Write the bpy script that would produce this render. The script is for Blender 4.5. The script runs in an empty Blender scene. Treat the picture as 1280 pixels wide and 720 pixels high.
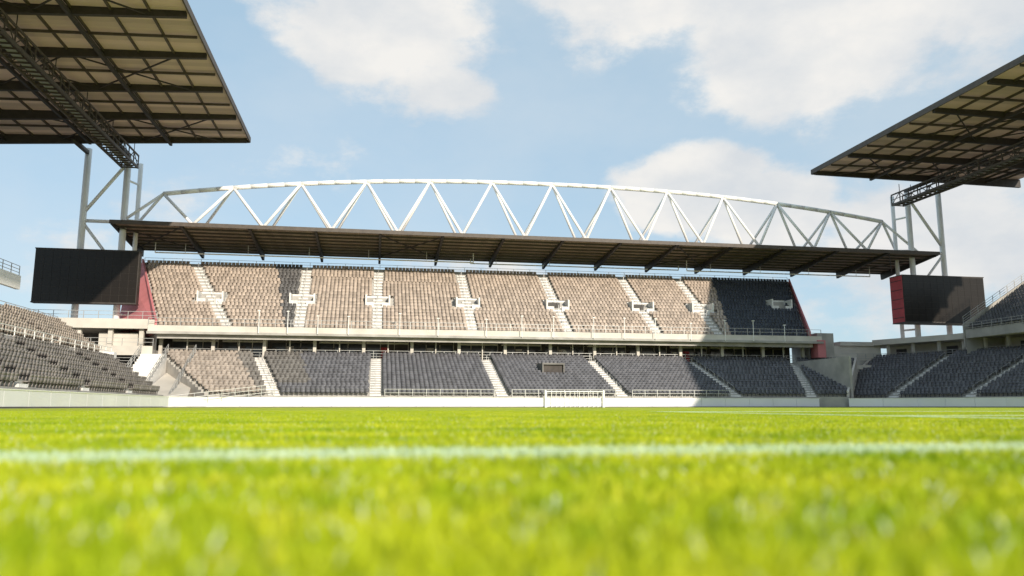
import bpy, math, random
import numpy as np
from mathutils import Vector
random.seed(4); rng=np.random.default_rng(7)
R=math.radians
scene=bpy.context.scene
col=scene.collection

# ------------------------------------------------------------------ materials
def new_mat(name):
    m=bpy.data.materials.new(name); m.use_nodes=True
    nt=m.node_tree; b=nt.nodes['Principled BSDF']
    return m,nt,b
def mat(name,c,rough=0.7,var=0.15,scale=1.5,metal=0.0,c2=None,bump=0.0,spec=None):
    m,nt,b=new_mat(name)
    tc=nt.nodes.new('ShaderNodeNewGeometry')
    n=nt.nodes.new('ShaderNodeTexNoise'); n.inputs['Scale'].default_value=scale; n.inputs['Detail'].default_value=6
    nt.links.new(tc.outputs['Position'],n.inputs['Vector'])
    r=nt.nodes.new('ShaderNodeValToRGB')
    r.color_ramp.elements[0].position=0.3; r.color_ramp.elements[1].position=0.7
    a=c2 if c2 else tuple(x*(1-var) for x in c)
    r.color_ramp.elements[0].color=(*a,1)
    r.color_ramp.elements[1].color=(*(c if c2 else tuple(min(1,x*(1+var)) for x in c)),1)
    nt.links.new(n.outputs['Fac'],r.inputs['Fac']); nt.links.new(r.outputs['Color'],b.inputs['Base Color'])
    b.inputs['Roughness'].default_value=rough; b.inputs['Metallic'].default_value=metal
    if spec is not None: b.inputs['Specular IOR Level'].default_value=spec
    if bump:
        bp=nt.nodes.new('ShaderNodeBump'); bp.inputs['Strength'].default_value=bump
        n2=nt.nodes.new('ShaderNodeTexNoise'); n2.inputs['Scale'].default_value=scale*12
        nt.links.new(tc.outputs['Position'],n2.inputs['Vector'])
        nt.links.new(n2.outputs['Fac'],bp.inputs['Height']); nt.links.new(bp.outputs['Normal'],b.inputs['Normal'])
    return m
M={}
M['concrete']=mat('concrete',(0.42,0.40,0.37),0.85,0.2,0.6,bump=0.2)
M['concrete_dk']=mat('concrete_dark',(0.20,0.19,0.18),0.9,0.25,0.7)
M['step']=mat('aisle_step',(0.74,0.72,0.69),0.8,0.12,2.0)
M['white']=mat('white_paint',(0.90,0.885,0.86),0.45,0.04,1.0)
M['wallwhite']=mat('white_board',(0.84,0.82,0.88),0.5,0.06,0.25)
M['cream']=mat('cream_panel',(0.62,0.58,0.52),0.7,0.12,0.5)
M['dark']=mat('dark_steel',(0.045,0.038,0.034),0.6,0.2,2.0)
M['brown']=mat('brown_steel',(0.09,0.072,0.06),0.6,0.2,2.0)
M['interior']=mat('interior_dark',(0.07,0.06,0.055),0.8,0.4,1.0)
M['red']=mat('red_cladding',(0.5,0.06,0.07),0.6,0.15,0.8)
M['redwash']=mat('red_wall',(0.55,0.19,0.20),0.7,0.15,0.5)
M['rail']=mat('galvanised_rail',(0.45,0.45,0.44),0.4,0.1,3.0,metal=0.3)
M['glass']=mat('tinted_glass',(0.05,0.055,0.06),0.12,0.2,1.0)
M['asphalt']=mat('asphalt',(0.12,0.12,0.115),0.9,0.2,3.0,bump=0.2)

def seat_mat():
    m,nt,b=new_mat('seat_plastic')
    a=nt.nodes.new('ShaderNodeAttribute'); a.attribute_name='seatcol'
    nt.links.new(a.outputs['Color'],b.inputs['Base Color']); b.inputs['Roughness'].default_value=0.45
    b.inputs['Specular IOR Level'].default_value=0.4
    return m
M['seat']=seat_mat()

def deck_mat(name,c,axis,trans):
    m,nt,b=new_mat(name)
    g=nt.nodes.new('ShaderNodeNewGeometry')
    sep=nt.nodes.new('ShaderNodeSeparateXYZ'); nt.links.new(g.outputs['Position'],sep.inputs[0])
    mul=nt.nodes.new('ShaderNodeMath'); mul.operation='MULTIPLY'; mul.inputs[1].default_value=1/0.9
    nt.links.new(sep.outputs[axis],mul.inputs[0])
    fl=nt.nodes.new('ShaderNodeMath'); fl.operation='FLOOR'; nt.links.new(mul.outputs[0],fl.inputs[0])
    wn=nt.nodes.new('ShaderNodeTexWhiteNoise'); wn.noise_dimensions='1D'; nt.links.new(fl.outputs[0],wn.inputs['W'])
    r=nt.nodes.new('ShaderNodeValToRGB')
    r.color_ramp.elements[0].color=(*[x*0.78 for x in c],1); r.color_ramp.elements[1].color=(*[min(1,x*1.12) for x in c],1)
    nt.links.new(wn.outputs['Value'],r.inputs['Fac'])
    s=nt.nodes.new('ShaderNodeMath'); s.operation='MULTIPLY'; s.inputs[1].default_value=2*math.pi/0.3
    nt.links.new(sep.outputs[axis],s.inputs[0])
    s2=nt.nodes.new('ShaderNodeMath'); s2.operation='SINE'; nt.links.new(s.outputs[0],s2.inputs[0])
    bp=nt.nodes.new('ShaderNodeBump'); bp.inputs['Strength'].default_value=0.6; bp.inputs['Distance'].default_value=0.05
    nt.links.new(s2.outputs[0],bp.inputs['Height']); nt.links.new(bp.outputs['Normal'],b.inputs['Normal'])
    nt.links.new(r.outputs['Color'],b.inputs['Base Color'])
    b.inputs['Roughness'].default_value=0.55
    tr=nt.nodes.new('ShaderNodeBsdfTranslucent'); nt.links.new(r.outputs['Color'],tr.inputs['Color'])
    mx=nt.nodes.new('ShaderNodeMixShader'); mx.inputs[0].default_value=trans
    nt.links.new(b.outputs[0],mx.inputs[1]); nt.links.new(tr.outputs[0],mx.inputs[2]); nt.links.new(mx.outputs[0],nt.nodes['Material Output'].inputs['Surface'])
    return m
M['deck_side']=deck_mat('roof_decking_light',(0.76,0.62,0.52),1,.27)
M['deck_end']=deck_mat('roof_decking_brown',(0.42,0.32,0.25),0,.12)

def led_mat():
    m,nt,b=new_mat('led_screen')
    g=nt.nodes.new('ShaderNodeNewGeometry')
    n=nt.nodes.new('ShaderNodeTexNoise'); n.inputs['Scale'].default_value=0.4
    nt.links.new(g.outputs['Position'],n.inputs['Vector'])
    r=nt.nodes.new('ShaderNodeValToRGB')
    r.color_ramp.elements[0].color=(0.012,0.009,0.007,1); r.color_ramp.elements[1].color=(0.018,0.014,0.011,1)
    nt.links.new(n.outputs['Fac'],r.inputs['Fac']); nt.links.new(r.outputs['Color'],b.inputs['Base Color'])
    b.inputs['Roughness'].default_value=0.3; b.inputs['Specular IOR Level'].default_value=.3
    return m
M['led']=led_mat()

# ------------------------------------------------------------------ mesh builder
class MB:
    def __init__(s): s.v=[]; s.f=[]; s.mi=[]; s.mats=[]
    def m(s,k):
        if k not in s.mats: s.mats.append(k)
        return s.mats.index(k)
    def face(s,pts,k):
        i=len(s.v); s.v+= [tuple(p) for p in pts]; s.f.append(tuple(range(i,i+len(pts)))); s.mi.append(s.m(k))
    def hexa(s,p,k):
        i=len(s.v); s.v+=[tuple(q) for q in p]; mi=s.m(k)
        for q in ((3,2,1,0),(4,5,6,7),(0,1,5,4),(1,2,6,5),(2,3,7,6),(3,0,4,7)):
            s.f.append(tuple(i+j for j in q)); s.mi.append(mi)
    def box(s,x0,x1,y0,y1,z0,z1,k):
        s.hexa([(x0,y0,z0),(x1,y0,z0),(x1,y1,z0),(x0,y1,z0),(x0,y0,z1),(x1,y0,z1),(x1,y1,z1),(x0,y1,z1)],k)
    def beam(s,p,q,w,h,k,h2=None):
        p=Vector(p);q=Vector(q);d=(q-p).normalized()
        up=Vector((0,0,1)) if abs(d.z)<0.95 else Vector((0,1,0))
        sd=d.cross(up).normalized(); u=sd.cross(d).normalized()
        h2=h if h2 is None else h2
        a=sd*w/2
        P=[p-a-u*h/2,p+a-u*h/2,q+a-u*(h2-h/2),q-a-u*(h2-h/2),p-a+u*h/2,p+a+u*h/2,q+a+u*h/2,q-a+u*h/2]
        s.hexa(P,k)
    def tube(s,p,q,r,k,n=10):
        p=Vector(p);q=Vector(q);d=(q-p).normalized()
        up=Vector((0,0,1)) if abs(d.z)<0.95 else Vector((0,1,0))
        a=d.cross(up).normalized(); b=a.cross(d)
        i=len(s.v); mi=s.m(k)
        for e in (p,q):
            for j in range(n):
                t=2*math.pi*j/n; s.v.append(tuple(e+a*math.cos(t)*r+b*math.sin(t)*r))
        for j in range(n):
            s.f.append((i+j,i+(j+1)%n,i+n+(j+1)%n,i+n+j)); s.mi.append(mi)
        s.f.append(tuple(i+j for j in range(n))[::-1]); s.mi.append(mi)
        s.f.append(tuple(i+n+j for j in range(n))); s.mi.append(mi)
    def rail(s,pts,h=1.1,sp=1.8,k='rail',r=0.03,n=3):
        for a,b in zip(pts[:-1],pts[1:]):
            a=Vector(a);b=Vector(b);L=(b-a).length;c=max(1,int(L/sp))
            for i in range(c+1):
                p=a.lerp(b,i/c); s.beam(p,p+Vector((0,0,h)),r*2,r*2,k)
            for j in range(n):
                z=Vector((0,0,h*(1-j/n)+0.012*(j==0))); s.beam(a+z,b+z,r*1.6,r*1.6,k)
    def obj(s,name,parent=None,smooth=False):
        me=bpy.data.meshes.new(name); me.from_pydata(s.v,[],s.f)
        for k in s.mats: me.materials.append(M[k])
        me.polygons.foreach_set('material_index',s.mi)
        if smooth: me.polygons.foreach_set('use_smooth',[True]*len(s.f))
        me.update()
        o=bpy.data.objects.new(name,me); col.objects.link(o)
        if parent: o.parent=parent
        return o
def empty(name):
    e=bpy.data.objects.new(name,None); col.objects.link(e); return e

# ------------------------------------------------------------------ seats
def hexv(x0,x1,x0t,x1t,y0,y1,y0t,y1t,z0,z1):
    return [(x0,y0,z0),(x1,y0,z0),(x1,y1,z0),(x0,y1,z0),(x0t,y0t,z1),(x1t,y0t,z1),(x1t,y1t,z1),(x0t,y1t,z1)]
HF=[(3,2,1,0),(4,5,6,7),(0,1,5,4),(1,2,6,5),(2,3,7,6),(3,0,4,7)]
T=[];F=[]
for hx in (hexv(-.215,.215,-.235,.235,.0,.05,.05,.09,.36,.66),
           hexv(-.235,.235,-.19,.19,.05,.09,.10,.13,.66,.84),
           hexv(-.21,.21,-.21,.21,-.40,.0,-.38,.02,.36,.42),
           hexv(-.03,.03,-.03,.03,-.12,-.04,-.08,0,.0,.36)):
    b=len(T); T+=hx; F+=[tuple(b+i for i in q) for q in HF]
T=np.array(T); F=np.array(F)
def seats_obj(name,pos,yaw,cols,parent):
    n=len(pos); pos=np.array(pos);yaw=np.array(yaw);cols=np.array(cols)
    c=np.cos(yaw)[:,None];s_=np.sin(yaw)[:,None]
    X=T[None,:,0]*c-T[None,:,1]*s_+pos[:,0:1]
    Y=T[None,:,0]*s_+T[None,:,1]*c+pos[:,1:2]
    Z=T[None,:,2]+pos[:,2:3]
    V=np.stack([X,Y,Z],-1).reshape(-1,3)
    FF=(F[None]+(np.arange(n)*len(T))[:,None,None]).reshape(-1,4)
    me=bpy.data.meshes.new(name)
    me.vertices.add(len(V)); me.vertices.foreach_set('co',V.astype(np.float32).ravel())
    me.loops.add(FF.size); me.loops.foreach_set('vertex_index',FF.astype(np.int32).ravel())
    me.polygons.add(len(FF)); me.polygons.foreach_set('loop_start',np.arange(0,FF.size,4,dtype=np.int32))
    me.update(calc_edges=True); me.validate()
    at=me.attributes.new('seatcol','FLOAT_COLOR','POINT')
    C=np.repeat(np.concatenate([cols,np.ones((n,1))],1),len(T),0).astype(np.float32)
    at.data.foreach_set('color',C.ravel())
    me.materials.append(M['seat'])
    o=bpy.data.objects.new(name,me); col.objects.link(o); o.parent=parent
    return o

def tier(parent,label,front,back,z0,z1,rows,colfn,aw=1.25,end_aisle=False,holes=(),skiprows=(),grab=True):
    """front/back: matching plan polylines; every interior vertex is an aisle."""
    f=np.array(front,float);b=np.array(back,float);N=len(f)
    L=lambda t:f+(b-f)*t
    rise=(z1-z0)/(rows-1)
    mb=MB(); st=MB()
    pos=[];yaw=[];cc=[]
    for r in range(rows):
        t0=r/rows;t1=(r+1)/rows;z=z0+rise*r
        A=L(t0);B=L(t1);S=L(t0+0.62/rows)
        for e in (0,N-1):
            mb.face([(*A[e],-.02),(*B[e],-.02),(*B[e],z),(*A[e],z)],'concrete')
        for i in range(N-1):
            mb.face([(*A[i],z),(*A[i+1],z),(*B[i+1],z),(*B[i],z)],'concrete_dk')
            zb=z-rise if r>0 else z-1.2
            mb.face([(*A[i],zb),(*A[i+1],zb),(*A[i+1],z),(*A[i],z)],'concrete')
            if r in skiprows:
                mb.rail([(*A[i],z),(*A[i+1],z)],1.1,1.6,k='white')
                continue
            p=S[i];q=S[i+1];d=q-p;Ln=np.hypot(*d);d=d/Ln
            m0=aw/2+0.25 if (i>0 or end_aisle) else 0.35
            m1=aw/2+0.25 if (i<N-2 or end_aisle) else 0.35
            n=int((Ln-m0-m1)/0.52)+1
            if n<1: continue
            off=(Ln-m0-m1-(n-1)*0.52)/2
            ya=math.atan2(d[1],d[0])
            for k in range(n):
                w=p+d*(m0+off+k*0.52)
                u=(m0+k*0.52)/Ln
                if any(abs(w[0]-hx)<hw and ra<=r<=rb for hx,hw,ra,rb in holes): continue
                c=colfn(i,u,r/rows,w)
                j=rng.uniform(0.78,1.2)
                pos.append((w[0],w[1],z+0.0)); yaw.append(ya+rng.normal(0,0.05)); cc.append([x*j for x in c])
        for i in range(1,N-1):
            d=(A[i+1]-A[i-1]);d=d/np.hypot(*d); h=d*aw/2
            n_=(B[i]-A[i])
            a=A[i];e=B[i]
            P=[a-h,a+h,e+h,e-h]
            st.hexa([(*q,z-0.02) for q in P]+[(*q,z+0.02) for q in P],'step')
            if r<rows-1:
                m=a+n_*0.55; P=[m-h*0.98,m+h*0.98,e+h*0.98,e-h*0.98]
                st.hexa([(*q,z+0.0) for q in P]+[(*q,z+rise*0.5) for q in P],'step')
            if grab and r%3==1 and r<rows-1:
                q=a+(e-a)*2.0
                st.rail([(*(a+n_*.1),z),(*q,z+rise*2)],0.9,1.6,k='rail',r=.022,n=1)
    mb.obj(label+'_terrace',parent); 
    if st.v: st.obj(label+'_aisle_steps',parent)
    seats_obj(label+'_seats',pos,yaw,cc,parent)

TAN=(0.47,0.385,0.32); DARK=(0.135,0.135,0.148); SEAT_SHADE=(0.055,0.064,0.082)

# ------------------------------------------------------------------ end stand
end=empty('stadium_stand')
ux_f=[-26,-17.9,-9.6,0,12.3,25,37.4,46.3,59.3]
ux_b=[-32.6,-25.8,-10.2,0,12.1,24.7,37.3,46.6,65.8]
vom=[]
YU0,YU1,ZU0,ZU1,RU=98.0,114.0,9.4,19.7,20
for i in range(1,8):
    t=0.45; vom.append(ux_f[i]+(ux_b[i]-ux_f[i])*t)
def up_col(i,u,t,w):
    if i==1 and w[0]>-11.3-3.4*t: return (0.13,0.125,0.125)  # dark wedge: patch of shade painted into the seat colour
    if i==7 and w[0]>48.0+4.5*t: return SEAT_SHADE  # seats past the roof-shadow edge darkened, deepening the shade in their colour
    return TAN
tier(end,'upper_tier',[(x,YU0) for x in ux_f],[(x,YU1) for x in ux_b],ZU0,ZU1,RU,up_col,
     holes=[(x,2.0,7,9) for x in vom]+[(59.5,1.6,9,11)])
vm=MB()
for x in vom+[59.8]:
    r0=7.4 if x<59 else 9.4
    y0=YU0+(YU1-YU0)*r0/RU; z0=ZU0+(ZU1-ZU0)*(r0-0.4)/(RU-1)
    y1=y0+2.3; zt=z0+1.75
    for sx in (-1,1):
        vm.box(x+sx*1.55-0.11,x+sx*1.55+0.11,y0,y1,z0-0.6,zt,'step')
    vm.box(x-1.66,x+1.66,y1,y1+0.2,z0,zt+0.15,'step')
    vm.box(x-1.44,x-0.55,y0+0.02,y0+0.2,z0-0.6,z0+0.75,'step')
    vm.box(x+0.55,x+1.44,y0+0.02,y0+0.2,z0-0.6,z0+0.75,'step')
    vm.box(x-0.5,x+0.5,y1-0.06,y1-0.003,z0+0.1,z0+1.5,'interior')
    if 20<x<40: vm.box(x-1.3,x+0.4,y0+.6,y1-0.1,z0,z0+1.35,'dark')
vm.obj('vomitory_walls',end)

ZL=6.1
lx_f=[(-17,84),(-10.5,85.2),(0,85.2),(14,85.2),(28,85.2),(42,85.2),(51.5,85.2),(56,84.6)]
lx_b=[(-25.5,98.6),(-14.6,100),(0,100),(14,100),(28,100),(42,100),(57.7,100),(67,99)]
def lo_col(i,u,t,w):  # sunlit left end of the tier painted in as lighter seats
    if i==0: return (0.38,0.325,0.28) if u<.75 else (0.2,0.185,0.17)
    if i==1 and u<0.35 and t>0.15: return (0.17,0.16,0.15)
    return DARK
tier(end,'lower_tier',lx_f,lx_b,1.25,ZL,17,lo_col,holes=[(21.5,1.4,8,12)])
b=MB()
vx=21.5
b.box(vx-1.25,vx+1.25,92.8,96.2,3.2,5.2,'interior'); b.box(vx-1.4,vx-1.25,92.5,96.2,3.0,5.4,'concrete_dk'); b.box(vx+1.25,vx+1.4,92.5,96.2,3.0,5.4,'concrete_dk'); b.box(vx-1.25,vx+1.25,92.5,96.2,5.2,5.4,'concrete_dk')
b.box(-26,67,100.003,112,5.6,ZL-.01,'concrete')
b.box(-27,61,97.6,98.0,8.85,9.75,'cream')
b.box(-27,61,97.2,97.6,8.7,9.0,'concrete')
b.box(-27,61,98.0,112,8.9,9.3,'concrete')
b.box(-26,60,98.3,98.6,8.25,8.9,'cream')
b.box(-26,60,104.5,104.9,ZL,8.9,'interior')
x=-26.0
while x<60.5:
    b.box(x-0.2,x+0.2,99.8,100.2,ZL,8.9,'cream')
    if x<59:
        b.box(x+3.0,x+3.14,99.85,99.99,ZL,8.9,'cream')
        for k in range(3):
            xa=x+.35+k*1.85
            if rng.random()<.85: b.box(xa,xa+1.7,104.4,104.497,ZL+.3,8.3,'glass')
            b.box(xa+1.72,xa+1.8,104.35,104.497,ZL,8.9,'cream')
        b.box(x+.25,x+5.8,104.3,104.497,8.35,8.6,random.choice(['cream','brown','cream']))
        if rng.random()<.5: b.box(x+2.2,x+3.1,104.2,104.34,ZL+.3,7.9,random.choice(['red','cream','cream','brown']))
    x+=6.1
b.rail([(-26,100.15,ZL),(66,100.15,ZL)],1.05,1.5)
b.rail([(-27,97.75,9.75),(61,97.75,9.75)],0.9,1.8,n=2)
b.rail([(1,85.0,1.2),(13,85.0,1.2)],0.75,1.5,n=2); b.rail([(29,85.0,1.2),(41,85.0,1.2)],0.75,1.5,n=2); b.rail([(15,85.0,1.2),(27,85.0,1.2)],0.75,1.5,n=2)
x=-24.5
while x<58:
    if rng.random()<0.75:
        h=rng.uniform(.8,1.5); w=rng.uniform(.3,.9); k=random.choice(['dark','dark','brown','cream'])
        b.box(x-w/2,x+w/2,101.6,102.2,ZL+h-0.3,ZL+h,k); b.box(x-.05,x+.05,101.8,101.95,ZL,ZL+h-.3,'dark')
    x+=rng.uniform(0.7,1.6)
b.box(-32.7,65.9,114.0,114.3,9.4,20.2,'concrete')
b.rail([(-32.6,114.15,20.2),(65.8,114.15,20.2)],0.7,2.5,n=2)
b.face([(-30.8,101,9.3),(-26.2,98.0,9.3),(-32.8,113.9,20.3),(-34.2,113,18.0),(-33.2,106,9.3)],'redwash')
for (xa,xb,k) in ((-26.1,-32.7,'redwash'),(59.4,65.9,'redwash')):
    s=0.25 if xb>0 else -0.25
    b.hexa([(xa,98,8.9),(xa+s,98,8.9),(xb+s,114,8.9),(xb,114,8.9),(xa,98,10.4),(xa+s,98,10.4),(xb+s,114,20.7),(xb,114,20.7)],k)
b.box(60.2,61.4,97.4,99.2,6.8,9.2,'redwash')
b.box(61.5,64.0,99.5,102.5,ZL,10.4,'concrete')
b.box(64.0,68,100.5,100.9,ZL,7.6,'cream')
b.obj('concourse_level',end)
b=MB()
for x in (-14.2,-10.8,-7.2,-3.5,2.8,7.6,13.8,18.4,22.6,28,32.2,36.5,41.5,46.4,50.5,55.1):
    h=11.6 if int(x)%2==0 else 11.1
    b.tube((x,97.0,8.9),(x,97.0,h),0.045,'white',6); b.box(x-.16,x+.16,96.87,97.13,h,h+.09,'white'); b.box(x-.05,x+.05,97,97.2,8.9,9,'white')
b.obj('flood_pole_row',end)

# ------------------------------------------------------------------ side stands
L=empty('stadium_stand')
def l_col(i,u,t,w): return (0.22,0.20,0.185) if t<0.42 else (0.42,0.355,0.30)  # shaded front rows and sunlit upper rows painted into seat colour
tier(L,'lower_tier',[(-20,y) for y in (79,70,60,50,40,30,18)],[(-34,y) for y in (90,76,62,50,40,30,18)],1.2,8.6,17,l_col,skiprows=(8,),grab=False)
b=MB()
b.rail([(-34.1,18,8.7),(-34.1,90,8.7)],1.0,2.0)
b.box(-44,-34.2,18,90,8.0,8.6,'concrete')
b.box(-44.2,-44,18,90,8.6,12.0,'interior')
b.box(-36.4,-36,18,85,11.9,13.3,'white'); b.hexa([(-36.4,18,11.9),(-36.4,85,11.9),(-50,85,19),(-50,18,19),(-36.4,18,12.4),(-36.4,85,12.4),(-50,85,19.8),(-50,18,19.8)],'concrete')
b.rail([(-36.2,18,13.3),(-36.2,85,13.3)],1.0,1.8)
for y in range(22,86,12): b.box(-39,-38.2,y,y+0.8,8.6,13.4,'concrete')
b.obj('concourse_level',L)

Rt=empty('stadium_stand')
rf=[(59,93),(63,86.5),(66.5,78),(68,68),(68,56),(68,44),(68,30)]
rb=[(75,106),(79.5,95.5),(82.3,83),(83,70),(83,56),(83,44),(83,30)]
tier(Rt,'lower_tier',rf,rb,1.2,7.0,17,lambda i,u,t,w:DARK)
tier(Rt,'upper_tier',[(78.5,91.5),(78.5,80),(78.5,68),(78.5,56),(78.5,40)],[(92,91.5),(92,80),(92,68),(92,56),(92,40)],10.4,18.6,16,lambda i,u,t,w:DARK)
b=MB()
for (p,q) in zip(rb[:-1],rb[1:]):
    P=Vector((*p,0));Q=Vector((*q,0)); d=(Q-P).normalized(); n=Vector((-d.y,d.x,0)); n=n if n.x>0 else -n
    def pt(e,o,z): return tuple(e+n*o+Vector((0,0,z)))
    def slab(o0,o1,z0,z1,k):
        b.hexa([pt(P,o0,z0),pt(Q,o0,z0),pt(Q,o1,z0),pt(P,o1,z0),pt(P,o0,z1),pt(Q,o0,z1),pt(Q,o1,z1),pt(P,o1,z1)],k)
    slab(0.01,5,6.4,7.0,'concrete'); slab(4,4.3,7.0,9.3,'cream'); slab(-0.6,5,9.3,10.1,'cream')
    Ln=(Q-P).length; c=int(Ln/3.2)
    for i in range(c):
        e=P+d*(i+0.5)*Ln/c
        a=e-d*0.8; g=e+d*0.8
        if i%2==0: b.hexa([pt(a,3.9,7.6),pt(g,3.9,7.6),pt(g,3.997,7.6),pt(a,3.997,7.6),pt(a,3.9,8.8),pt(g,3.9,8.8),pt(g,3.997,8.8),pt(a,3.997,8.8)],'glass')
        b.beam(pt(e,0.4,7.0),pt(e,0.4,9.3),0.35,0.35,'cream')
    b.rail([pt(P,0.15,7.0),pt(Q,0.15,7.0)],1.0,1.6)
b.rail([(78.3,40,10.2),(78.3,91.5,10.2)],1.0,1.6)
b.hexa([(78.4,91.6,8),(92,91.6,8),(92,91.8,8),(78.4,91.8,8),(78.4,91.6,11.2),(92,91.6,19.4),(92,91.8,19.4),(78.4,91.8,11.2)],'concrete')
b.rail([(78.5,91.7,11.2),(92,91.7,19.4)],1.0,1.4)
b.box(68.5,75,104.5,112,6.2,6.9,'concrete'); b.box(68,76,106,106.3,6.9,9.2,'cream'); b.box(69,92,105.6,110,9.2,9.8,'cream'); b.rail([(68.5,104.6,6.9),(75,104.6,6.9)],1.0,1.3)
b.obj('concourse_level',Rt)

# ------------------------------------------------------------------ perimeter wall
b=MB()
def wall(pts,h,k='wallwhite',th=0.18):
    for p,q in zip(pts[:-1],pts[1:]):
        P=Vector((*p,0));Q=Vector((*q,0));d=(Q-P).normalized();Ln=(Q-P).length
        c=max(1,round(Ln/3.0))
        for i in range(c):
            a=P+d*(i*Ln/c+0.015);e=P+d*((i+1)*Ln/c-0.015)
            b.beam(a+Vector((0,0,h/2+0.05)),e+Vector((0,0,h/2+0.05)),th,h-0.1,k)
        b.beam(P+Vector((0,0,h+0.03)),Q+Vector((0,0,h+0.03)),th+0.06,0.06,'white')
        b.beam(P+Vector((0,0,0.03)),Q+Vector((0,0,0.03)),th-0.04,0.06,'concrete_dk')
wall([(-19.6,18),(-19.6,79),(-17,83.4),(-10.5,84.6),(52,84.6)],1.0)
wall([(55.5,84.0),(62,80.5),(66,72),(67.6,60),(67.6,18)],1.0)
b.obj('perimeter_wall')
b=MB()
b.rail([(18.8,84.3,0.0),(25.2,84.3,0.0)],1.7,0.5,k='white',r=.02,n=3)
b.box(18.55,18.72,84.15,84.42,0,1.9,'white'); b.box(25.25,25.42,84.15,84.42,0,1.9,'white'); b.box(18.72,25.25,84.23,84.33,1.72,1.8,'white')
b.obj('pitch_gate')
# corner infill left: stair, ramp, platforms
b=MB()
for i in range(18):
    b.box(-27.2+0.0,-24.4,85.6+i*0.62,85.6+(i+1)*0.62+ (0.0),0,0.42+i*0.34,'step')
for xx in (-27.3,-24.3,-21.2):
    b.rail([(xx,85.6,0.4),(xx,96.7,6.4)],1.0,1.2)
b.hexa([(-24.2,85,0),(-19,84,0),(-21,97,0),(-24.2,97,0),(-24.2,85,0.9),(-19,84,0.9),(-21,97,4.2),(-24.2,97,4.2)],'cream')
b.rail([(-20.5,82,0),(-10.5,84.9,1.3)],1.1,1.2)
b.box(-40,-26.2,97.5,112,6.2,6.8,'concrete'); b.box(-46,-26.2,98.5,112,9.4,10.1,'concrete')
b.box(-46,-26.2,98.2,98.497,9.35,10.5,'cream')
b.box(-46,-25,107,107.3,0,9.4,'concrete_dk')
b.box(-46,-40.1,100,100.3,0,9.35,'cream')
for x in (-39,-35,-31.5,-28): b.box(x-.25,x+.25,98.8,99.3,0,9.35,'cream')
b.box(-33,-28.6,99.6,103,6.8,8.9,'cream'); b.box(-40,-26.2,97.2,97.497,6.1,7.2,'cream')
b.box(-27.4,-21,99.0,99.3,0,6.0,'cream'); b.box(-26.9,-24.7,98.9,98.997,3.4,5.6,'interior')
b.rail([(-46,98.3,10.5),(-26.2,98.3,10.5)],0.9,1.6,n=2); b.rail([(-40,97.35,7.2),(-26.2,97.35,7.2)],0.9,1.6,n=2)
b.box(-40,-27.5,94,97.1,0,4.6,'concrete'); b.box(-33,-29,93.7,93.997,1.2,3.6,'interior')
b.box(-31.4,-29.6,94.6,95.6,4.6,6.3,'white')
b.rail([(-40,94.1,4.6),(-27.6,94.1,4.6)],1.0,1.4)
b.obj('corner_stair_block')
b=MB()
b.box(57.2,57.5,86,99,0,6.2,'concrete'); b.box(62,75,106.5,107,0,6.2,'concrete_dk')
b.hexa([(55.9,84.9,0),(56.2,84.9,0),(67.3,99.3,0),(67,99.3,0),(55.9,84.9,1.9),(56.2,84.9,1.9),(67.3,99.3,7.0),(67,99.3,7.0)],'cream')
b.hexa([(58.6,93.2,0),(58.9,93.1,0),(75,106.2,0),(74.7,106.3,0),(58.6,93.2,1.9),(58.9,93.1,1.9),(75,106.2,7.6),(74.7,106.3,7.6)],'cream')
b.box(66,74,100.8,104,5.4,6.0,'cream')
b.obj('players_tunnel')

# ------------------------------------------------------------------ end roof
b=MB()
RX0,RX1=-34.2,85.8; YF,YR=104.0,118.0; ZF,ZR=23.6,22.9
def rz(y): return ZF+(ZR-ZF)*(y-YF)/(YR-YF)
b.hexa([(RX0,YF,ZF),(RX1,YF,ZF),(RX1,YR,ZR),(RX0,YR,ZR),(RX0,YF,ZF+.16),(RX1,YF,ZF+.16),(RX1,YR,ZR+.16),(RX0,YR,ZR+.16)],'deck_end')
b.box(RX0-.1,RX1+.1,YF-.12,YF-.003,ZF-.22,ZF+.3,'brown')
b.box(RX0-.1,RX1+.1,YR+.003,YR+.12,ZR-.2,ZR+.25,'brown')
n=14; sp=(RX1-RX0)/n
for i in range(n+1):
    x=RX0+i*sp; x=min(max(x,RX0+.15),RX1-.15)
    b.beam((x,YR-.1,rz(YR)-.55),(x,YF+.1,rz(YF)-.3),0.34,1.25,'dark',h2=0.6)
for j in range(1,8):
    y=YF+(YR-YF)*j/8; b.box(RX0,RX1,y-.07,y+.07,rz(y)-.24,rz(y)-.004,'brown')
for i in range(n):
    x=RX0+i*sp
    if i in (0,4,9,13): 
        b.beam((x+.2,YF+.4,rz(YF)-.35),(x+sp-.2,YR-3,rz(YR)-.5),.12,.14,'dark'); b.beam((x+sp-.2,YF+.4,rz(YF)-.37),(x+.2,YR-3,rz(YR)-.52),.12,.14,'dark')
for (xa,xb,y,z) in ((-31,14,113,21.5),(14,48,116.4,22.0),(48,80,113,21.3)):
    b.tube((xa,y,z),(xb,y,z),0.09,'white',8)
    b.tube((xa,y,z),(xa,y,rz(y)-.05),0.07,'white',6); b.tube((xb,y,z),(xb,y,rz(y)-.05),0.07,'white',6)
    x=xa+4
    while x<xb: b.tube((x,y,z),(x,y,rz(y)-.05),0.035,'white',5); x+=8.5
b.obj('stand_roof')

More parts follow.
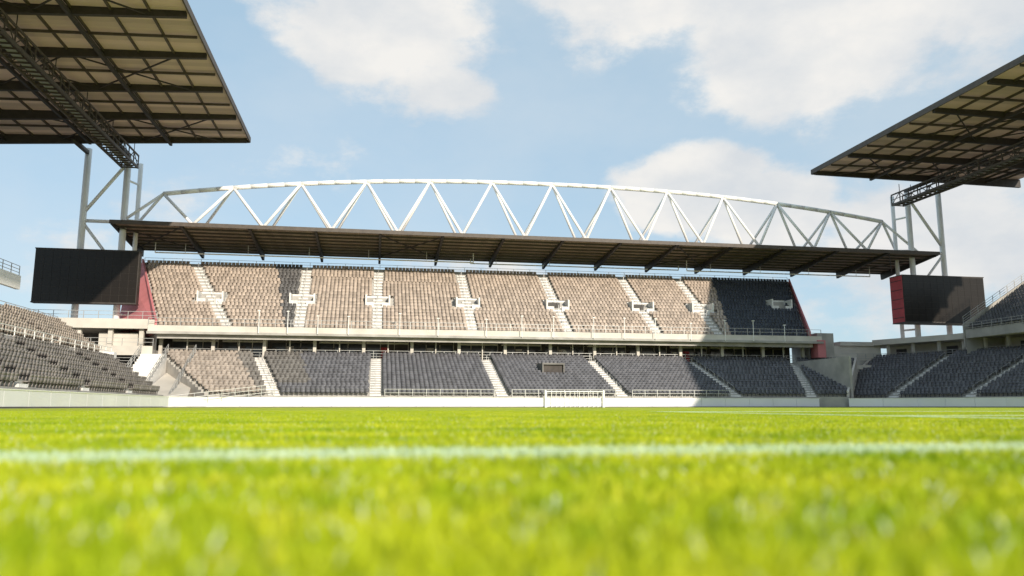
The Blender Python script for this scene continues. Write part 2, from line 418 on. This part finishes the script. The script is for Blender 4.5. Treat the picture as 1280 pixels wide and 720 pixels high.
# truss
b=MB()
N=12; X0,X1=-29.2,79.6; xm=(X0+X1)/2
def ztop(x):
    u=(x-xm)/((X1-X0)/2)
    return 32.9-3.75*abs(u)**2.2+.35*u
zb=24.15; Y1,Y2,Yt=106.2,110.8,108.4
xs=[X0+(X1-X0)*i/N for i in range(N+1)]
for i in range(N):
    K=4
    for k in range(K):
        xa=xs[i]+(xs[i+1]-xs[i])*k/K; xb=xs[i]+(xs[i+1]-xs[i])*(k+1)/K
        b.tube((xa-.02,Yt,ztop(xa)),(xb+.02,Yt,ztop(xb)),0.32,'white',12)
mids=[X0-4.4]+[(xs[i]+xs[i+1])/2 for i in range(N)]+[X1+4.4]
for i in range(N+1):
    for y in (Y1,Y2):
        b.tube((mids[i],y,zb),(xs[i],Yt,ztop(xs[i])),0.20,'white',10)
        b.tube((xs[i],Yt,ztop(xs[i])),(mids[i+1],y,zb),0.20,'white',10)
for y in (Y1,Y2): b.tube((mids[0],y,zb),(mids[-1],y,zb),0.24,'white',10)
for m_ in mids: b.tube((m_,Y1,zb),(m_,Y2,zb),0.16,'white',8)
b.obj('roof_truss',smooth=True)

# ------------------------------------------------------------------ side roofs
def side_roof(xin,xout,y0,y1,zi,zo,deck):
    b=MB(); s=1 if xout>xin else -1
    zz=lambda x: zi+(zo-zi)*(x-xin)/(xout-xin)
    b.hexa([(xin,y0,zi),(xout,y0,zo),(xout,y1,zo),(xin,y1,zi),(xin,y0,zi+.18),(xout,y0,zo+.18),(xout,y1,zo+.18),(xin,y1,zi+.18)],deck)
    b.box(min(xin,xin-s*.15)-0.0,max(xin,xin-s*.15),y0,y1,zi-.35,zi+.35,'brown')
    b.hexa([(xin,y1+.003,zi-.35),(xout,y1+.003,zo-.35),(xout,y1+.15,zo-.35),(xin,y1+.15,zi-.35),(xin,y1+.003,zi+.3),(xout,y1+.003,zo+.3),(xout,y1+.15,zo+.3),(xin,y1+.15,zi+.3)],'brown')
    y=y1-0.6; ys=[]
    while y>y0: ys.append(y); y-=8.5
    for y in ys:
        b.beam((xout,y,zo-.75),(xin+s*.2,y,zi-.62),0.42,1.3,'dark',h2=0.6)
    for y in ys[:-1]:
        b.beam((xout,y-4.25,zo-.36),(xin+s*.2,y-4.25,zi-.36),0.14,0.26,'brown')
    k=1
    x=xin+s*3.3
    while (x-xout)*s<0:
        b.box(x-.09,x+.09,y0,y1,zz(x)-.26,zz(x)-.004,'brown'); 
        if k%3==0: b.box(x-.16,x+.16,y0,y1,zz(x)-1.0,zz(x)-.62,'dark')
        k+=1; x+=s*3.3
    for i,(ya,yb) in enumerate(zip(ys[:-1],ys[1:])):
        for xa in (xin+s*3.3,xin+s*13.2):
            if (i%2==0):
                b.beam((xa,ya,zz(xa)-.5),(xa+s*9.9,yb,zz(xa+s*9.9)-.55),.13,.13,'dark')
                b.beam((xa,yb,zz(xa)-.52),(xa+s*9.9,ya,zz(xa+s*9.9)-.57),.13,.13,'dark')
    return b.obj('stand_roof')
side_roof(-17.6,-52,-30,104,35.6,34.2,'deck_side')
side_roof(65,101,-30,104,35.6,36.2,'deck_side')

def catwalk(x,y0,y1,z):
    b=MB(); w=1.0
    for s in (-1,1):
        b.beam((x+s*w,y0,z),(x+s*w,y1,z),.2,.32,'brown'); b.beam((x+s*w,y0,z+1.6),(x+s*w,y1,z+1.6),.16,.2,'brown'); b.beam((x+s*w,y0,z+.8),(x+s*w,y1,z+.8),.08,.08,'brown')
        y=y1; i=0
        while y>y0:
            b.beam((x+s*w,y,z),(x+s*w,y,z+1.6),.12,.12,'brown')
            if i%2==0: b.beam((x+s*w,y,z),(x+s*w,y-2.0,z+1.6),.08,.08,'brown')
            else: b.beam((x+s*w,y,z+1.6),(x+s*w,y-2.0,z),.08,.08,'brown')
            y-=2.0; i+=1
    y=y1
    while y>y0:
        b.beam((x-w,y,z-.02),(x+w,y,z-.02),.1,.16,'brown')
        y-=1.0
    b.box(x-.4,x+.4,y0,y1,z+.08,z+.12,'rail')
    y=y1-2
    while y>y0:
        for s in (-1,1): b.beam((x+s*w,y,z+1.6),(x+s*w,y,z+2.9),.07,.07,'dark')
        y-=8.5
    b.obj('catwalk')
catwalk(-33.0,20,106,31.6)
catwalk(80.8,20,106,31.6)

# ------------------------------------------------------------------ towers
def tower(xi,xo,y,zt,s):
    b=MB()
    b.tube((xi,y,0),(xi,y,zt),0.42,'white',14); b.tube((xi-s*.9,y+2.4,0),(xi-s*.9,y+2.4,zt),0.3,'white',12)
    b.tube((xo,y,0),(xo,y,zt+1),0.42,'white',14)
    b.tube((xo,y,24.2),(xi,y,24.2),0.24,'white',8)
    b.tube((xo,y,25.2),(xi,y,zt-.6),0.24,'white',8)
    b.tube((xo,y,24),(xi,y,17.5),0.2,'white',8)
    for z in (12,18,24.2,30): b.tube((xi,y,z),(xi-s*.9,y+2.4,z),0.15,'white',8)
    b.tube((xi,y,24.4),(xi-s*4.5,y+1.0,24.4),0.25,'white',8)
    for x in (xi,xo):
        b.beam((x,y+.4,zt+.4),(x,101,zt+.4),.4,.5,'dark')
        b.box(x-.65,x+.65,y-.6,y+.6,10.1,10.5,'concrete')
    b.obj('support_tower',smooth=True)
tower(-33.4,-38.4,106.5,33.0,-1)
tower(83.0,88.6,106.5,33.9,1)

# ------------------------------------------------------------------ scoreboards
def board(x0,x1,yf,th,z0,z1,side,nx,nz):
    b=MB()
    b.box(x0,x1,yf,yf+th,z0,z1,side)
    w=(x1-x0-.16)/nx;h=(z1-z0-.16)/nz
    for i in range(nx):
        for j in range(nz):
            xa=x0+.08+i*w; za=z0+.08+j*h; o=rng.uniform(0,.012)
            b.box(xa+.012,xa+w-.012,yf-.07-o,yf-.052,za+.012,za+h-.012,'led')
    for (a,c,d,e) in ((x0-.06,x1+.06,z1,z1+.12),(x0-.06,x1+.06,z0-.12,z0)): b.box(a,c,yf-.12,yf+th,d,e,'dark')
    b.box(x0+.002,x1-.002,yf-.05,yf-.002,z0+.002,z1-.002,'dark')
    for i in range(5):
        z=z0+(z1-z0)*(i+.5)/5; b.box(x0-.05,x0-.003,yf+.2,yf+th-.2,z-.04,z+.04,'dark')
    for x in (x0+(x1-x0)*.3,x0+(x1-x0)*.7):
        for z in (z0+1.2,z1-1.2): b.beam((x,yf+th,z),(x,106.6,z),.25,.3,'white')
    b.obj('scoreboard')
board(-42.4,-30.2,103.4,1.0,13.0,19.7,'dark',12,7)
board(77.5,91.4,102,2.8,12.6,19.6,'red',12,7)

# ------------------------------------------------------------------ ground and grass
def grass_nodes(m,nt,b,blades):
    g=nt.nodes.new('ShaderNodeNewGeometry')
    def noise(s,d=4,st=None):
        n=nt.nodes.new('ShaderNodeTexNoise'); n.inputs['Scale'].default_value=s; n.inputs['Detail'].default_value=d
        if st:
            v=nt.nodes.new('ShaderNodeVectorMath'); v.operation='MULTIPLY'; v.inputs[1].default_value=st
            nt.links.new(g.outputs['Position'],v.inputs[0]); nt.links.new(v.outputs[0],n.inputs['Vector'])
        else: nt.links.new(g.outputs['Position'],n.inputs['Vector'])
        return n.outputs['Fac']
    def ramp(fac,a,c,p0=.35,p1=.65):
        r=nt.nodes.new('ShaderNodeValToRGB'); r.color_ramp.elements[0].position=p0; r.color_ramp.elements[1].position=p1
        r.color_ramp.elements[0].color=(*a,1); r.color_ramp.elements[1].color=(*c,1); nt.links.new(fac,r.inputs['Fac']); return r.outputs['Color']
    def mix(f,a,c,mode='MIX'):
        x=nt.nodes.new('ShaderNodeMix'); x.data_type='RGBA'; x.blend_type=mode
        if isinstance(f,float): x.inputs['Factor'].default_value=f
        else: nt.links.new(f,x.inputs['Factor'])
        for s,n_ in ((a,'A'),(c,'B')):
            if isinstance(s,tuple): x.inputs[n_].default_value=(*s,1)
            else: nt.links.new(s,x.inputs[n_])
        return x.outputs['Result']
    def math_(op,a,c=None):
        x=nt.nodes.new('ShaderNodeMath'); x.operation=op
        for i,s in enumerate((a,c)):
            if s is None: continue
            if isinstance(s,(int,float)): x.inputs[i].default_value=s
            else: nt.links.new(s,x.inputs[i])
        return x.outputs[0]
    c=ramp(noise(2.2,5),(0.36,0.50,0.010),(0.72,0.74,0.03))
    c=mix(ramp(noise(16,3),(0,0,0),(1,1,1),.5,.72),c,(0.82,0.78,0.07))
    c=mix(ramp(noise(1.0,3,(.25,1.6,1)),(0.55,0.55,0.55),(0,0,0),.36,.52),c,(0.22,0.40,0.005))
    c=mix(ramp(noise(9.0,3),(0.5,0.5,0.5),(0,0,0),.30,.44),c,(0.14,0.30,0.005))
    if blades:
        at=nt.nodes.new('ShaderNodeAttribute'); at.attribute_name='rnd'
        r=nt.nodes.new('ShaderNodeValToRGB'); e=r.color_ramp.elements
        e[0].position=0; e[0].color=(.62,.67,.5,1); e[1].position=.93; e[1].color=(1.12,1.12,1,1)
        nt.links.new(at.outputs['Fac'],r.inputs['Fac'])
        c=mix(1.0,c,r.outputs['Color'],'MULTIPLY')
        dry=math_('GREATER_THAN',at.outputs['Fac'],.968)
        c=mix(dry,c,(0.78,0.84,0.66))
    sep=nt.nodes.new('ShaderNodeSeparateXYZ'); nt.links.new(g.outputs['Position'],sep.inputs[0])
    X=sep.outputs[0];Y=sep.outputs[1]
    def band(v,c0,hw): return math_('LESS_THAN',math_('ABSOLUTE',math_('SUBTRACT',v,c0)),hw)
    l1=band(Y,1.83,.16)
    l2=math_('MULTIPLY',band(X,5.4,.2),math_('MULTIPLY',math_('GREATER_THAN',Y,1.0),math_('LESS_THAN',Y,14.1)))
    l3=math_('MULTIPLY',band(Y,14.0,.7),math_('GREATER_THAN',X,5.25))
    l4=math_('MULTIPLY',band(Y,7.6,.3),math_('GREATER_THAN',X,5.25))
    l5=math_('MULTIPLY',band(Y,82,.12),math_('LESS_THAN',X,66))
    l=l1
    for q in (l2,l3,l4,l5): l=math_('MAXIMUM',l,q)
    pn=ramp(noise(40,2),(0.4,.4,.4),(.75,.75,.75),.3,.6)
    f=math_('MULTIPLY',l,pn)
    c=mix(f,c,(0.74,0.88,0.76))
    nt.links.new(c,b.inputs['Base Color']); b.inputs['Roughness'].default_value=.55
    b.inputs['Specular IOR Level'].default_value=0.25
    return c
m,nt,bs=new_mat('pitch_turf'); grass_nodes(m,nt,bs,False); M['turf']=m
bp=nt.nodes.new('ShaderNodeBump'); bp.inputs['Strength'].default_value=1.0; bp.inputs['Distance'].default_value=.03
nn=nt.nodes.new('ShaderNodeTexNoise'); nn.inputs['Scale'].default_value=60; gg=nt.nodes.new('ShaderNodeNewGeometry')
nt.links.new(gg.outputs['Position'],nn.inputs['Vector']); nt.links.new(nn.outputs['Fac'],bp.inputs['Height']); nt.links.new(bp.outputs['Normal'],bs.inputs['Normal'])
m,nt,bs=new_mat('grass_blade'); c=grass_nodes(m,nt,bs,True); M['blade']=m
tr=nt.nodes.new('ShaderNodeBsdfTranslucent'); nt.links.new(c,tr.inputs['Color'])
mxs=nt.nodes.new('ShaderNodeMixShader'); mxs.inputs[0].default_value=.3
out=nt.nodes['Material Output']
nt.links.new(bs.outputs[0],mxs.inputs[1]); nt.links.new(tr.outputs[0],mxs.inputs[2]); nt.links.new(mxs.outputs[0],out.inputs['Surface'])

b=MB(); b.face([(-1500,-1500,-.02),(1500,-1500,-.02),(1500,1500,-.02),(-1500,1500,-.02)],'asphalt'); b.obj('ground')
b=MB(); b.face([(-19.4,-40,0),(67.4,-40,0),(67.4,60,0),(65.8,72,0),(61.8,80,0),(55.3,83.6,0),(-10.5,84.4,0),(-17,83.2,0),(-19.4,79,0)],'turf'); b.obj('pitch')

NB=15000
px=rng.uniform(-.5,.5,NB);py=rng.uniform(-.5,.5,NB);ang=rng.uniform(0,2*np.pi,NB)
h=np.clip(rng.normal(.018,.005,NB),.008,.036); w=rng.uniform(.0013,.0026,NB); lean=rng.uniform(.1,.9,NB)*h; la=rng.uniform(0,2*np.pi,NB)
cx,sx=np.cos(ang)*w,np.sin(ang)*w; lx,ly=np.cos(la)*lean,np.sin(la)*lean
V=np.zeros((NB,5,3))
V[:,0]=np.stack([px-cx,py-sx,0*h],1);V[:,1]=np.stack([px+cx,py+sx,0*h],1)
V[:,2]=np.stack([px+cx*.8+lx*.35,py+sx*.8+ly*.35,h*.6],1);V[:,3]=np.stack([px-cx*.8+lx*.35,py-sx*.8+ly*.35,h*.6],1)
V[:,4]=np.stack([px+lx,py+ly,h],1)
me=bpy.data.meshes.new('grass_patch'); base=np.arange(NB)*5
me.vertices.add(NB*5); me.vertices.foreach_set('co',V.astype(np.float32).ravel())
lp=np.stack([base,base+1,base+2,base+3,base+3,base+2,base+4],1).astype(np.int32)
me.loops.add(NB*7); me.loops.foreach_set('vertex_index',lp.ravel())
ls=np.stack([np.arange(NB)*7,np.arange(NB)*7+4],1).astype(np.int32).ravel()
me.polygons.add(NB*2); me.polygons.foreach_set('loop_start',ls); me.update(calc_edges=True); me.validate()
at=me.attributes.new('rnd','FLOAT','POINT'); at.data.foreach_set('value',np.repeat(rng.uniform(0,1,NB),5).astype(np.float32))
me.materials.append(M['blade'])
ge=empty('grass')
for ix in range(-9,17):
    for iy in range(-1,19):
        if abs(ix-0.18*iy)>iy*.8+3: continue
        o=bpy.data.objects.new('grass_patch',me); col.objects.link(o); o.parent=ge
        o.location=(ix,iy,0); o.rotation_euler=(0,0,math.pi/2*random.randint(0,3))

# ------------------------------------------------------------------ sky and sun
elev=R(21); hx,hy=0.31,-0.951
w=bpy.data.worlds.new('World'); scene.world=w; w.use_nodes=True; nt=w.node_tree; nd=nt.nodes; lk=nt.links
bg=nd['Background']; bg.inputs['Strength'].default_value=0.15
sky=nd.new('ShaderNodeTexSky'); sky.sky_type='NISHITA'; sky.sun_disc=False; sky.sun_elevation=elev
sky.sun_rotation=math.atan2(hx,hy); sky.dust_density=0.6; sky.air_density=1.0; sky.ozone_density=2.0
tc=nd.new('ShaderNodeTexCoord')
def vm_(op,a,b_=None,sc=None):
    x=nd.new('ShaderNodeVectorMath'); x.operation=op
    for i,s in enumerate((a,b_)):
        if s is None: continue
        if isinstance(s,tuple): x.inputs[i].default_value=s
        else: lk.new(s,x.inputs[i])
    return x
def mth(op,a,b_=None,cl=False):
    x=nd.new('ShaderNodeMath'); x.operation=op; x.use_clamp=cl
    for i,s in enumerate((a,b_)):
        if s is None: continue
        if isinstance(s,(int,float)): x.inputs[i].default_value=s
        else: lk.new(s,x.inputs[i])
    return x.outputs[0]
D=vm_('NORMALIZE',tc.outputs['Generated']).outputs[0]
S=vm_('MULTIPLY',D,(1,1,1.7)).outputs[0]
def wn(scale,det,rough,off=(0,0,0)):
    n=nd.new('ShaderNodeTexNoise'); n.inputs['Scale'].default_value=scale; n.inputs['Detail'].default_value=det; n.inputs['Roughness'].default_value=rough
    lk.new(vm_('ADD',S,off).outputs[0],n.inputs['Vector']); return n.outputs['Fac']
blobs=[((.0,.88,.47),.20,1.0),((.06,.90,.385),.10,1.05),((.30,.80,.51),.22,1.0),((.50,.76,.44),.24,1.1),((.68,.62,.43),.26,1.0),((.385,.88,.27),.12,1.2),((.46,.86,.235),.12,1.1),((.64,.75,.19),.18,1.0),((.74,.66,.10),.16,.8),((.55,.82,.12),.14,.7),((-.32,.93,.16),.2,.5),((.2,.96,.1),.2,.3)]
tot=None
for c_,r_,a_ in blobs:
    d=vm_('DISTANCE',S,(c_[0],c_[1],c_[2]*1.7)).outputs['Value']
    q=mth('DIVIDE',d,r_); q=mth('MULTIPLY',q,q); q=mth('SUBTRACT',1.0,q); q=mth('MAXIMUM',q,0.0); q=mth('MULTIPLY',q,a_)
    tot=q if tot is None else mth('MAXIMUM',tot,q)
n1=wn(5.0,10,.62,(3.1,1.7,.4)); 
dens=mth('ADD',mth('MULTIPLY',tot,.42),mth('MULTIPLY',n1,1.2))
cov=nd.new('ShaderNodeMapRange'); cov.interpolation_type='SMOOTHSTEP'; lk.new(dens,cov.inputs['Value']); cov.inputs['From Min'].default_value=.70; cov.inputs['From Max'].default_value=.93
thin=nd.new('ShaderNodeMapRange'); lk.new(wn(2.2,6,.6,(0,5,0)),thin.inputs['Value']); thin.inputs['From Min'].default_value=.35; thin.inputs['From Max'].default_value=.75; thin.inputs['To Min'].default_value=.08; thin.inputs['To Max'].default_value=.5
shade=nd.new('ShaderNodeValToRGB'); lk.new(wn(6,6,.55,(3.1,1.65,.46)),shade.inputs['Fac'])
shade.color_ramp.elements[0].position=.35; shade.color_ramp.elements[0].color=(4.6,4.85,5.1,1); shade.color_ramp.elements[1].position=.62; shade.color_ramp.elements[1].color=(6.0,5.9,5.7,1)
hz=nd.new('ShaderNodeMix'); hz.data_type='RGBA'; hz.inputs['Factor'].default_value=.68; lk.new(sky.outputs[0],hz.inputs['A']); hz.inputs['B'].default_value=(3.1,4.45,5.4,1)
mt=nd.new('ShaderNodeMix'); mt.data_type='RGBA'; lk.new(thin.outputs[0],mt.inputs['Factor']); lk.new(hz.outputs['Result'],mt.inputs['A']); mt.inputs['B'].default_value=(5,5.3,5.5,1)
mx=nd.new('ShaderNodeMix'); mx.data_type='RGBA'; lk.new(cov.outputs[0],mx.inputs['Factor']); lk.new(mt.outputs['Result'],mx.inputs['A']); lk.new(shade.outputs[0],mx.inputs['B'])
lk.new(mx.outputs['Result'],bg.inputs['Color'])

sl=bpy.data.lights.new('sun','SUN'); sl.energy=4.8; sl.angle=R(.5); sl.color=(1,.90,.76)
so=bpy.data.objects.new('sun',sl); col.objects.link(so)
dv=Vector((hx*math.cos(elev),hy*math.cos(elev),math.sin(elev)))
so.rotation_euler=dv.to_track_quat('Z','Y').to_euler(); so.location=(20,-50,60)

# ------------------------------------------------------------------ camera
cd=bpy.data.cameras.new('camera'); cd.lens=27; cd.sensor_width=36; cd.clip_start=.02; cd.clip_end=4000
cd.dof.use_dof=True; cd.dof.focus_distance=60; cd.dof.aperture_fstop=1.7
co=bpy.data.objects.new('camera',cd); col.objects.link(co); co.location=(0,0,.12); co.rotation_euler=(R(98.76),0,R(-10)); scene.camera=co
scene.view_settings.view_transform='Standard'; scene.view_settings.look='None'; scene.view_settings.exposure=0
